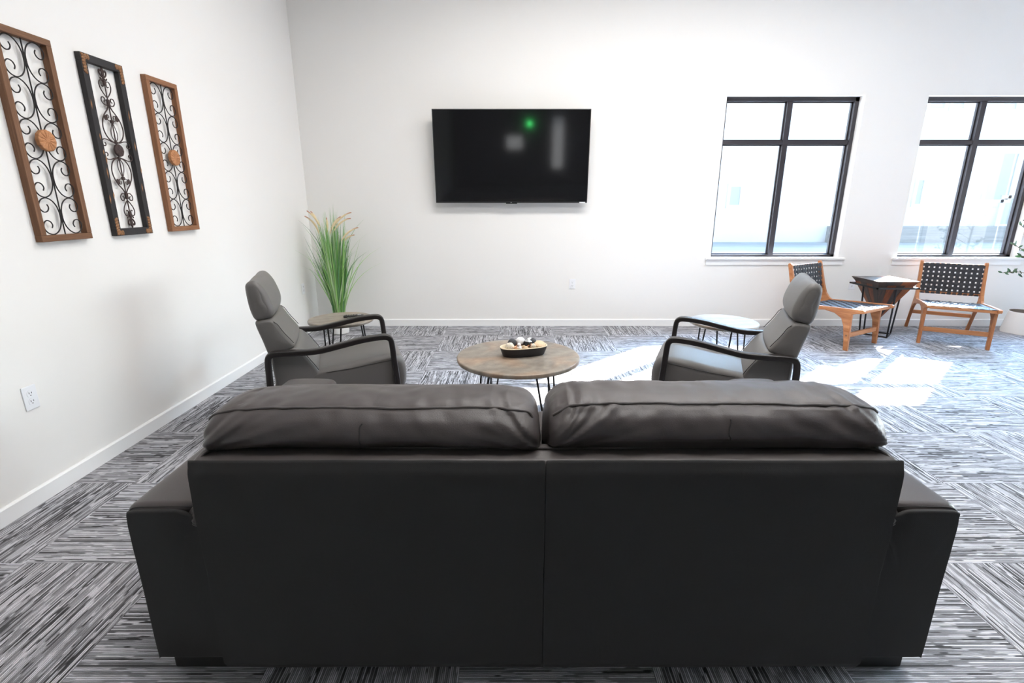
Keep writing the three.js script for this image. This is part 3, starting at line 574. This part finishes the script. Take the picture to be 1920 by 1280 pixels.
// ------------------------------------------------------------------ three wrought-iron wall panels
// built in a frame of their own: x along the wall (towards the viewer's right = deeper), y up from the middle, z out from the wall
function panelFrame(t, w, h, rail, depth, mat) {
  const f = (name, g) => part(name, g, mat, t);
  const uvx = (g) => g; // grain runs along each rail
  f('frame_rail', rbox(w, rail, depth, 0.0025, 0, h / 2 - rail / 2, depth / 2));
  f('frame_rail', rbox(w, rail, depth, 0.0025, 0, -h / 2 + rail / 2, depth / 2));
  for (const d of [-1, 1]) f('frame_stile', rbox(h - 2 * rail, rail, depth, 0.0025).rotateZ(Math.PI / 2).translate(d * (w / 2 - rail / 2), 0, depth / 2));
}
const rosetteGeo = (R, T, petals) => { // scalloped, petal-carved disc
  const nr = 14, na = 96, pos = [], idx = [], uv = [];
  for (let j = 0; j <= nr + 1; j++) for (let i = 0; i < na; i++) {
    const a = i / na * 2 * Math.PI, edge = R * (1 - 0.035 * Math.abs(Math.sin(a * petals / 2 + 0.3))), u = Math.min(1, j / nr);
    const pet = Math.abs(Math.cos(a * petals / 2)), z = j > nr ? 0 : T * (0.72 + 0.28 * (u < 0.16 ? 1 : 0.2 + 0.8 * Math.min(1, pet * 1.5) * Math.sin(Math.PI * Math.min(1, (u - 0.1) / 0.9)) ** 0.6));
    pos.push(Math.cos(a) * edge * u, Math.sin(a) * edge * u, z); uv.push(0.5 + Math.cos(a) * u * 0.5, 0.5 + Math.sin(a) * u * 0.5);
  }
  for (let j = 0; j <= nr; j++) for (let i = 0; i < na; i++) { const a = j * na + i, b = j * na + (i + 1) % na; idx.push(a, a + na, b, b, a + na, b + na); }
  const g = new THREE.BufferGeometry(); g.setAttribute('position', new THREE.Float32BufferAttribute(pos, 3)); g.setAttribute('uv', new THREE.Float32BufferAttribute(uv, 2)); g.setIndex(idx); g.computeVertexNormals(); return g;
};
const PH = 0.944, PW = 0.298;
const panelAt = (zc) => [XL, 1.6865, zc];
function scrollPanel(label, zc, wood) {
  const t = thing('wall_panel', label, 'wall art', panelAt(zc), Math.PI / 2);
  panelFrame(t, PW, PH, 0.03, 0.034, wood);
  const Z = 0.02;
  part('rod', rod(V(0, -PH / 2 + 0.028, Z), V(0, PH / 2 - 0.028, Z), 0.003, 8), ironMetal, t);
  const unit = (PH - 0.062) / 5;
  // upper half of one C-scroll, its back against the rod and its end curled inwards
  const half = [[0.006, 0], [0.0075, 0.024], [0.017, 0.052], [0.036, 0.075], [0.062, 0.0865], [0.09, 0.08], [0.108, 0.058], [0.106, 0.034], [0.089, 0.02], [0.069, 0.025], [0.06, 0.042], [0.066, 0.056]];
  const pts = [...half.slice(1).reverse().map(([x, y]) => [x, y]), ...half.map(([x, y]) => [x, -y])];
  const g = {}; for (const d of [-1, 1]) g[d] = tube(pts.map(([x, y]) => V(d * x, y, Z)), 0.0029, 90, 6);
  for (let i = -2; i <= 2; i++) for (const d of [-1, 1]) part('scroll', g[d], ironMetal, t).position.y = i * unit;
  part('medallion', rosetteGeo(0.05, 0.02, 12).translate(0, 0, Z + 0.003), carved, t, 'carved tan wooden flower disc');
}
// pixel measurements put the three panels' centres at these depths along the side wall
scrollPanel('hanging scrollwork panel in a mid-brown wood frame, beside the darkest panel on the side nearer the sofa', -2.594, frameWoodA);
scrollPanel('hanging scrollwork panel in a reddish-brown wood frame, nearest the room corner with the tall grass', -3.545, frameWoodC);
{
  const t = thing('wall_panel', 'hanging iron panel in a distressed black frame with gilded corners', 'wall art', panelAt(-3.065), Math.PI / 2);
  panelFrame(t, PW, PH, 0.04, 0.03, blackPaint);
  // gilded carved leaves wrapped over each corner, and worn patches along the stiles
  for (const dx of [-1, 1]) for (const dy of [-1, 1]) {
    const leaf = [];
    for (let i = 0; i < 6; i++) leaf.push(new THREE.SphereGeometry(0.015, 10, 6).scale(1, 0.62, 0.35).rotateZ(dx * dy * 0.6).translate(dx * (PW / 2 - 0.018), dy * (PH / 2 - 0.014 - i * 0.0155), 0.03));
    for (let i = 1; i < 3; i++) leaf.push(new THREE.SphereGeometry(0.015, 10, 6).scale(0.62, 1, 0.35).translate(dx * (PW / 2 - 0.018 - i * 0.016), dy * (PH / 2 - 0.016), 0.03));
    part('corner_carving', mergeGeometries(leaf), gold, t, 'gilded carved corner leaf');
  }
  const chip = (x, y, l) => part('worn_patch', plate([[0, -l / 2], [0.003, -l * 0.2], [0.0055, l * 0.1], [0.002, l / 2], [-0.002, l * 0.2], [-0.0035, -l * 0.1]], 0.0008, 0).translate(x, y, 0.0303), gold, t, 'worn patch showing bare wood');
  for (const [x, y, l] of [[-0.139, 0.22, 0.05], [-0.125, 0.06, 0.035], [-0.122, -0.02, 0.03], [-0.113, -0.06, 0.05], [-0.125, -0.13, 0.06], [-0.113, -0.25, 0.04], [-0.144, -0.27, 0.05], [0.128, 0.2, 0.06], [0.131, 0.035, 0.055], [0.126, -0.2, 0.05], [0.144, -0.1, 0.04]]) chip(x, y, l);
  const Z = 0.018, iron = (pts, r = 0.0029, n = 60) => part('ironwork', tube(pts.map(([x, y]) => V(x, y, Z)), r, n, 6), rustIron, t);
  part('rod', rod(V(0, -0.43, Z), V(0, 0.43, Z), 0.003, 8), rustIron, t);
  for (const s of [-1, 1]) {
    for (const d of [-1, 1]) {
      const c = (pts, r, n) => iron(pts.map(([x, y]) => [x * d, y * s]), r, n);
      c([[0, 0.275], [0.018, 0.292], [0.036, 0.317], [0.041, 0.34], [0.032, 0.36], [0.016, 0.36], [0.009, 0.345], [0.015, 0.331], [0.024, 0.335]]);          // heart
      c([[0.004, 0.243], [0.018, 0.236], [0.036, 0.24], [0.047, 0.257], [0.04, 0.274], [0.024, 0.273], [0.021, 0.258], [0.03, 0.254]]);                       // side curls
      c([[0.004, 0.236], [0.018, 0.214], [0.045, 0.186], [0.067, 0.15], [0.073, 0.11], [0.058, 0.07], [0.03, 0.047], [0, 0.04]], 0.0033, 60);                // onion outline
      c([[0, 0.152], [0.012, 0.153], [0.028, 0.16], [0.036, 0.174], [0.027, 0.186], [0.016, 0.178], [0.021, 0.168]], 0.0022);                              // small spirals
      c([[0, 0.152], [0.01, 0.13], [0.021, 0.1], [0.019, 0.066], [0, 0.045]], 0.0022);                                                               // inner loop
      c([[0, 0.04], [0.03, 0.043], [0.06, 0.052], [0.085, 0.053], [0.102, 0.042], [0.103, 0.026], [0.089, 0.017], [0.077, 0.025], [0.083, 0.036]]);           // base scrolls
      const leaf = plate([[0, 0], [0.009, 0.004], [0.013, 0.014], [0.009, 0.026], [0.002, 0.034], [-0.007, 0.024], [-0.009, 0.01]], 0.004, 0.001, true);
      const l = part('iron_leaf', leaf, rustIron, t); l.position.set(d * 0.047, s * 0.156, Z); l.rotation.z = s > 0 ? d * 0.5 : Math.PI - d * 0.5;
      c([[0, 0.378], [0.012, 0.384], [0.022, 0.396], [0.024, 0.41], [0.016, 0.416], [0.012, 0.408]], 0.0042, 30);                                            // fleur side petals
      c([[0, 0.38], [0.01, 0.37], [0.02, 0.369], [0.022, 0.377]], 0.0032, 20);
    }
    const f = part('fleur_tip', plate([[0, 0.376], [0.007, 0.392], [0.009, 0.408], [0.005, 0.424], [0, 0.434], [-0.005, 0.424], [-0.009, 0.408], [-0.007, 0.392]], 0.006, 0.0015, true), rustIron, t);
    f.position.z = Z; if (s < 0) f.rotation.x = Math.PI;
    for (const [y, h] of [[0.352, 0.03], [0.25, 0.036], [0.152, 0.018], [0.042, 0.014]]) part('collar', rbox(0.018, h, 0.012, 0.003, 0, s * y, Z), rustIron, t);
  }
  part('medallion', rosetteGeo(0.034, 0.012, 8).translate(0, 0, Z + 0.003), rustIron, t, 'dark brown metal flower disc');
}

// ------------------------------------------------------------------ woven lounge chairs
function wovenChair(label, pos, turn) {
  const t = thing('woven_lounge_chair', label, 'chair', pos, turn);
  const HW = 0.272, th = 0.03;
  for (const d of [-1, 1]) {
    // one side: splayed rear leg running up into the reclined back post
    const post = part('back_post', plate([[-0.49, 0], [-0.45, 0], [-0.4, 0.1], [-0.33, 0.22], [-0.27, 0.28], [-0.2, 0.318], [-0.13, 0.335], [-0.1, 0.345], [-0.105, 0.37], [-0.16, 0.4], [-0.2, 0.45], [-0.235, 0.54], [-0.27, 0.66], [-0.305, 0.775], [-0.318, 0.788], [-0.338, 0.784], [-0.342, 0.77], [-0.315, 0.66], [-0.285, 0.55], [-0.262, 0.46], [-0.265, 0.4], [-0.3, 0.32], [-0.36, 0.22], [-0.43, 0.1]], th, 0.005), teak, t);
    post.position.z = d * HW;
    const rail = part('seat_rail', plate([[-0.16, 0.35], [-0.13, 0.33], [0.1, 0.365], [0.2, 0.35], [0.27, 0.31], [0.3, 0.24], [0.325, 0.1], [0.335, 0], [0.375, 0], [0.372, 0.12], [0.365, 0.26], [0.362, 0.36], [0.4, 0.376], [0.455, 0.384], [0.468, 0.396], [0.466, 0.412], [0.45, 0.42], [0.3, 0.412], [0.1, 0.402], [-0.12, 0.385], [-0.17, 0.38]], th, 0.005), teak, t);
    rail.position.z = d * HW;
    part('screw_cap', new THREE.CylinderGeometry(0.006, 0.006, 0.003, 12).rotateX(Math.PI / 2).translate(0.345, 0.15, d * (HW + th / 2)), slotDark, t);
  }
  part('front_stretcher', rbox(0.024, 0.045, 2 * HW - th, 0.004, 0.346, 0.152, 0), teak, t);
  part('rear_stretcher', rbox(0.024, 0.04, 2 * HW - th, 0.004, -0.375, 0.2, 0), teak, t);
  part('seat_front_bar', rbox(0.03, 0.03, 2 * HW - th, 0.008, 0.43, 0.392, 0), teak, t);
  part('seat_rear_bar', rbox(0.03, 0.03, 2 * HW - th, 0.008, -0.125, 0.357, 0), teak, t);
  const barTop = V(-0.312, 0.752, 0), barLow = V(-0.246, 0.452, 0);
  part('back_top_bar', rbox(0.022, 0.026, 2 * HW - th, 0.006, barTop.x, barTop.y, 0), teak, t);
  part('back_low_bar', rbox(0.022, 0.026, 2 * HW - th, 0.006, barLow.x, barLow.y, 0), teak, t);
  // a strap woven over and under its neighbours: along a, offset along n
  const strapGeo = (a, b, n, side, w, crossings, phase, wrap) => {
    const N = crossings * 6, pos = [], idx = [], ax = b.clone().sub(a), uvs = [], T = 0.0022;
    for (let i = 0; i <= N; i++) {
      const u = i / N, end = Math.min(1, Math.min(u, 1 - u) * crossings * 1.2);
      const off = 0.0036 * Math.sin(Math.PI * (u * crossings + phase)) * end, c = a.clone().addScaledVector(ax, u).addScaledVector(n, off);
      for (const [sw, st] of [[-1, 1], [1, 1], [1, -1], [-1, -1]]) { const p = c.clone().addScaledVector(side, sw * w / 2).addScaledVector(n, st * T / 2); pos.push(p.x, p.y, p.z); uvs.push(u, sw); }
    }
    for (let i = 0; i < N; i++) for (let k = 0; k < 4; k++) { const p = i * 4 + k, q = i * 4 + (k + 1) % 4; idx.push(p, p + 4, q, q, p + 4, q + 4); }
    idx.push(0, 1, 2, 0, 2, 3, N * 4, N * 4 + 2, N * 4 + 1, N * 4, N * 4 + 3, N * 4 + 2);
    let g = new THREE.BufferGeometry(); g.setAttribute('position', new THREE.Float32BufferAttribute(pos, 3)); g.setAttribute('uv', new THREE.Float32BufferAttribute(uvs, 2)); g.setIndex(idx); g = g.toNonIndexed(); g.computeVertexNormals(); return g;
  };
  const lat = V(0, 0, 1);
  const weave = (p0, p1, nA, nB, wA, wB, flip) => { // p0 -> p1 runs along the long way; nA straps that way, nB across
    const along = p1.clone().sub(p0), dir = along.clone().normalize(), n = V(-dir.y, dir.x, 0).multiplyScalar(flip);
    const span = 2 * (HW - 0.02);
    for (let i = 0; i < nA; i++) { const z = -span / 2 + span * (i + 0.5) / nA; part('strap', strapGeo(p0.clone().setZ(z), p1.clone().setZ(z), n, lat, wA, nB, i % 2, 0), strapLeather, t); }
    for (let i = 0; i < nB; i++) { const c = p0.clone().addScaledVector(along, (i + 0.5) / nB); part('strap', strapGeo(c.clone().setZ(-HW + 0.012), c.clone().setZ(HW - 0.012), n, dir, wB, nA, (i + 1) % 2, 0), strapLeather, t); }
  };
  const k = 0.007;
  weave(V(barLow.x + 0.012, barLow.y - 0.014, 0), V(barTop.x + 0.012, barTop.y + 0.014, 0), 11, 7, 0.032, 0.031, -1);
  weave(V(-0.135, 0.376, 0), V(0.445, 0.409, 0), 11, 12, 0.036, 0.036, 1);
  return t;
}
wovenChair('teak lounge chair with woven dark straps, partly behind the grey recliner', [3.32, 0, -5.178], -Math.PI / 3);
wovenChair('teak lounge chair with woven dark straps, under the window next to the plant', [4.615, 0, -5.198], -2 * Math.PI / 3);

// ------------------------------------------------------------------ inverted-pyramid table
{
  const t = thing('pyramid_table', 'dark wood inverted-pyramid table in a black metal stand, between the woven chairs', 'table', [3.955, 0, -5.335]);
  const S = 0.215, Ht = 0.62, Hs = 0.575, r = 0.185, Ha = 0.16;
  // top slab: flared square block of planks
  const quad = (pts, mat, name, parent) => { // closed prism between two quads
    const pos = pts.flatMap((p) => [p.x, p.y, p.z]), g = new THREE.BufferGeometry();
    g.setAttribute('position', new THREE.Float32BufferAttribute(pos, 3)); g.setAttribute('uv', new THREE.Float32BufferAttribute([0, 0, 0, 0.3, 1, 0.3, 1, 0, 0, 0.5, 0, 0.8, 1, 0.8, 1, 0.5], 2));
    g.setIndex([0, 1, 2, 0, 2, 3, 4, 6, 5, 4, 7, 6, 0, 4, 5, 0, 5, 1, 1, 5, 6, 1, 6, 2, 2, 6, 7, 2, 7, 3, 3, 7, 4, 3, 4, 0]);
    const n = g.toNonIndexed(); n.computeVertexNormals(); return part(name, n, mat, parent);
  };
  const topPlanks = 5;
  for (let i = 0; i < topPlanks; i++) {
    const a = i / topPlanks * 2 - 1, b = (i + 1) / topPlanks * 2 - 1, g = 0.0006;
    quad([V(a * S + g, Ht, -S), V(a * S + g, Ht, S), V(b * S - g, Ht, S), V(b * S - g, Ht, -S), V(a * r + g, Hs, -r), V(a * r + g, Hs, r), V(b * r - g, Hs, r), V(b * r - g, Hs, -r)], pyramidWood[(i * 2 + (i > 2 ? 1 : 0)) % 4], 'top_plank', t);
  }
  // four slanting faces of planks running to the apex
  for (let f = 0; f < 4; f++) {
    const q = new THREE.Matrix4().makeRotationY(f * Math.PI / 2), n = 4, apex = V(0, Ha, 0), lift = V(0, -0.14, 0.16).normalize().multiplyScalar(0.004);
    for (let i = 0; i < n; i++) {
      const a = -r + 2 * r * i / n + 0.0006, b = -r + 2 * r * (i + 1) / n - 0.0006, up = i % 2 ? 0.0015 : 0;
      const inner = V(0, 0.02, 0), A = V(a, Hs, r + up), B = V(b, Hs, r + up), C0 = apex.clone().add(V(a * 0.02, 0, 0.003 + up)), D = apex.clone().add(V(b * 0.02, 0, 0.003 + up));
      const back = (v) => v.clone().add(V(0, 0.012, -0.014));
      quad([A, B, D, C0, back(A), back(B), back(D), back(C0)].map((v) => v.applyMatrix4(q)), pyramidWood[(i + f) % 4], 'side_plank', t);
    }
  }
  // stand: square ring hugging the pyramid, four legs, square foot
  const R = 0.008, y = 0.548, w = 0.212, ring = [[-w, -w], [w, -w], [w, w], [-w, w]];
  part('stand_ring', mergeGeometries(ring.map(([a, b], i) => { const [c, d] = ring[(i + 1) % 4]; return boxSpan(Math.min(a, c) - R, Math.max(a, c) + R, y - R, y + R, Math.min(b, d) - R, Math.max(b, d) + R); })), blackMetal, t);
  const foot = [V(0.045, 0.009, 0.135), V(0.195, 0.009, -0.02), V(0.015, 0.009, -0.185), V(-0.12, 0.009, -0.06)], top = [V(-0.01, y, w), V(w, y, 0.0), V(0, y, -w), V(-w, y, 0)];
  foot.forEach((p, i) => { part('stand_leg', rod(top[i], p, 0.0085, 8), blackMetal, t); part('stand_foot_bar', rod(p, foot[(i + 1) % 4], 0.008, 8), blackMetal, t); });
}

// ------------------------------------------------------------------ tall ornamental grass in the corner
{
  const P = V(-1.93, 0, -5.43);
  const t = thing('potted_grass', 'tall green ornamental grass with feathery plumes in a white pot, in the corner', 'plant', [P.x, 0, P.z]);
  part('pot', new THREE.LatheGeometry([[0.0001, 0.001], [0.085, 0.001], [0.092, 0.01], [0.105, 0.2], [0.108, 0.215], [0.1, 0.217], [0.096, 0.19], [0.0001, 0.19]].map((p) => new THREE.Vector2(...p)), 40), ceramicWhite, t);
  part('soil', new THREE.CylinderGeometry(0.095, 0.095, 0.012, 32).translate(0, 0.192, 0), soil, t);
  const blade = (a, r0, lean, h, w, droop, twist) => {
    const n = 9, pos = [], idx = [], c = Math.cos(a), s = Math.sin(a);
    for (let i = 0; i <= n; i++) {
      const u = i / n, out = r0 + lean * (u ** 1.25) + droop * u ** 4, y = 0.195 + h * (u - 0.12 * (droop / 0.4) * u ** 5), ww = w * (1 - u ** 3) * (0.7 + 0.3 * Math.sin(u * 3)) / 2 + 0.0003;
      const tx = Math.cos(twist), tz = Math.sin(twist);
      pos.push(c * out - tx * ww, y, s * out - tz * ww, c * out + tz * ww * 0.35, y + 0.0004, s * out - tx * ww * 0.35, c * out + tx * ww, y, s * out + tz * ww);
    }
    for (let i = 0; i < n; i++) for (const k of [0, 1]) { const p = i * 3 + k; idx.push(p, p + 3, p + 1, p + 1, p + 3, p + 4); }
    const g = new THREE.BufferGeometry(); g.setAttribute('position', new THREE.Float32BufferAttribute(pos, 3)); g.setAttribute('uv', new THREE.Float32BufferAttribute(new Float32Array(pos.length / 3 * 2), 2)); g.setIndex(idx); g.computeVertexNormals(); return g;
  };
  const greens = [[0.16, 0.4, 0.1], [0.36, 0.62, 0.2], [0.09, 0.22, 0.09], [0.46, 0.62, 0.34]].map((c) => phys({ color: lin(...c), roughness: 0.5, side: THREE.DoubleSide, transmission: 0.12, thickness: 0 }));
  greens.forEach((m, k) => {
    const list = [];
    for (let i = 0; i < [95, 85, 70, 45][k]; i++) {
      const a = rnd(0, 6.283), wide = rnd() < 0.12 ? rnd(0.17, 0.3) : rnd(0.01, 0.15), h = rnd(0.6, 1.12) * (1 - wide * 0.7) * (wide < 0.12 ? 1.08 : 1);
      const c = Math.cos(a), s = Math.sin(a), lim = Math.min(c < 0 ? 0.24 / -c : 9, s < 0 ? 0.22 / -s : 9);
      list.push(blade(a, rnd(0, 0.06), Math.min(wide, lim), h, rnd(0.007, 0.015), rnd() < 0.08 ? Math.min(0.22, Math.max(0, lim - wide)) : 0.01, rnd(-0.9, 0.9)));
    }
    const m2 = part('grass_blades', mergeGeometries(list), m, t); m2.userData.kind = 'stuff';
  });
  const plume = phys({ color: lin(0.8, 0.66, 0.42), roughness: 0.9 }), tip = std({ color: lin(0.55, 0.28, 0.2), roughness: 0.9 });
  const at = (px, py, dz) => { const p = onZ(px, py, P.z + dz); return p.sub(P); };
  for (const [x0, y0, x1, y1, x2, y2, dz] of [[600, 425, 594, 408, 576, 396, 0.05], [596, 420, 591, 405, 583, 397, -0.02], [598, 438, 592, 415, 572, 406, 0.02], [618, 440, 624, 415, 638, 407, 0.06], [622, 432, 636, 403, 658, 399, 0.0], [624, 436, 640, 410, 657, 410, 0.04], [640, 452, 650, 432, 671, 427, 0.05], [642, 456, 650, 442, 664, 441, -0.03], [612, 440, 615, 420, 612, 409, 0.0]]) {
    const a = at(x0, y0, dz), b = at(x1, y1, dz + 0.01), c = at(x2, y2, dz + 0.015), root = V(a.x * 0.1, 0.2, 0);
    const st = part('plume_stem', tube([root, root.clone().lerp(a, 0.5).add(V(-0.01, 0.02, 0)), a], 0.002, 16, 5), greens[3], t);
    const q = new THREE.QuadraticBezierCurve3(a, b, c), n = 30;
    part('plume', mergeGeometries(Array.from({ length: n }, (_, i) => { const u = i / n, p = q.getPoint(u), r = 0.0075 * Math.sin(Math.PI * (0.08 + 0.86 * u)) + 0.002; return new THREE.IcosahedronGeometry(r, 1).scale(1.3, 0.9, 1).translate(p.x, p.y, p.z); })), plume, st, 'cream and rose feathery plume');
    part('plume_tip', mergeGeometries(Array.from({ length: 12 }, (_, i) => { const p = q.getPoint(0.68 + 0.32 * i / 11); return new THREE.IcosahedronGeometry(0.0058, 1).translate(p.x, p.y + 0.003, p.z); })), tip, st);
  }
}

// ------------------------------------------------------------------ leafy plant at the edge of the view
{
  const P = V(5.68, 0, -5.46);
  const t = thing('potted_tree', 'leafy potted plant in a white tapered pot beside the window', 'plant', [P.x, 0, P.z]);
  part('pot', new THREE.CylinderGeometry(0.15, 0.19, 0.235, 6).rotateY(0.3).translate(0, 0.1185, 0), ceramicWhite, t);
  part('soil', new THREE.CylinderGeometry(0.13, 0.13, 0.02, 24).translate(0, 0.229, 0), soil, t);
  const bark = std({ color: lin(0.2, 0.13, 0.08), roughness: 0.9 }), leafM = [[0.05, 0.14, 0.06], [0.1, 0.24, 0.09], [0.03, 0.08, 0.04]].map((c) => phys({ color: lin(...c), roughness: 0.4, side: THREE.DoubleSide }));
  part('trunk', tube([V(0, 0.23, 0), V(0.02, 0.5, 0.01), V(-0.01, 0.8, 0.0), V(0.02, 1.15, 0.02)], 0.011, 24, 8), bark, t);
  const leafG = plate([[0, 0], [0.008, 0.012], [0.011, 0.028], [0.007, 0.042], [0, 0.054], [-0.007, 0.042], [-0.011, 0.028], [-0.008, 0.012]], 0.0012, 0, true);
  for (const [h, a, len, dr] of [[0.68, 3.05, 0.4, -0.01], [0.76, 2.8, 0.34, 0.1], [0.86, 3.1, 0.36, 0.12], [0.95, 2.5, 0.34, 0.14], [1.02, 3.0, 0.36, 0.16], [1.1, 1.2, 0.24, 0.15], [0.85, 0.4, 0.26, 0.1], [0.7, 1.5, 0.26, 0.02], [1.15, 0.2, 0.2, 0.2], [1.12, 3.4, 0.24, 0.1]]) {
    const c = Math.cos(a), s = Math.sin(a), end = V(c * len, h + dr, s * len), st = V(0, h - 0.06, 0), mid = V(c * len * 0.5, h + dr * 0.3, s * len * 0.5);
    const b = part('branch', tube([st, mid, end], 0.003, 14, 5), bark, t), q = new THREE.QuadraticBezierCurve3(st, mid, end);
    for (let i = 0; i < 12; i++) {
      const p = q.getPoint(0.35 + 0.65 * i / 11), l = part('leaf', leafG, leafM[Math.floor(rnd(0, 3))], b);
      l.position.copy(p); l.rotation.set(rnd(-1.2, 1.2), rnd(0, 6.28), rnd(-1.6, 1.6)); l.scale.setScalar(rnd(0.7, 1.15));
    }
  }
}

renderer.render(scene, camera);
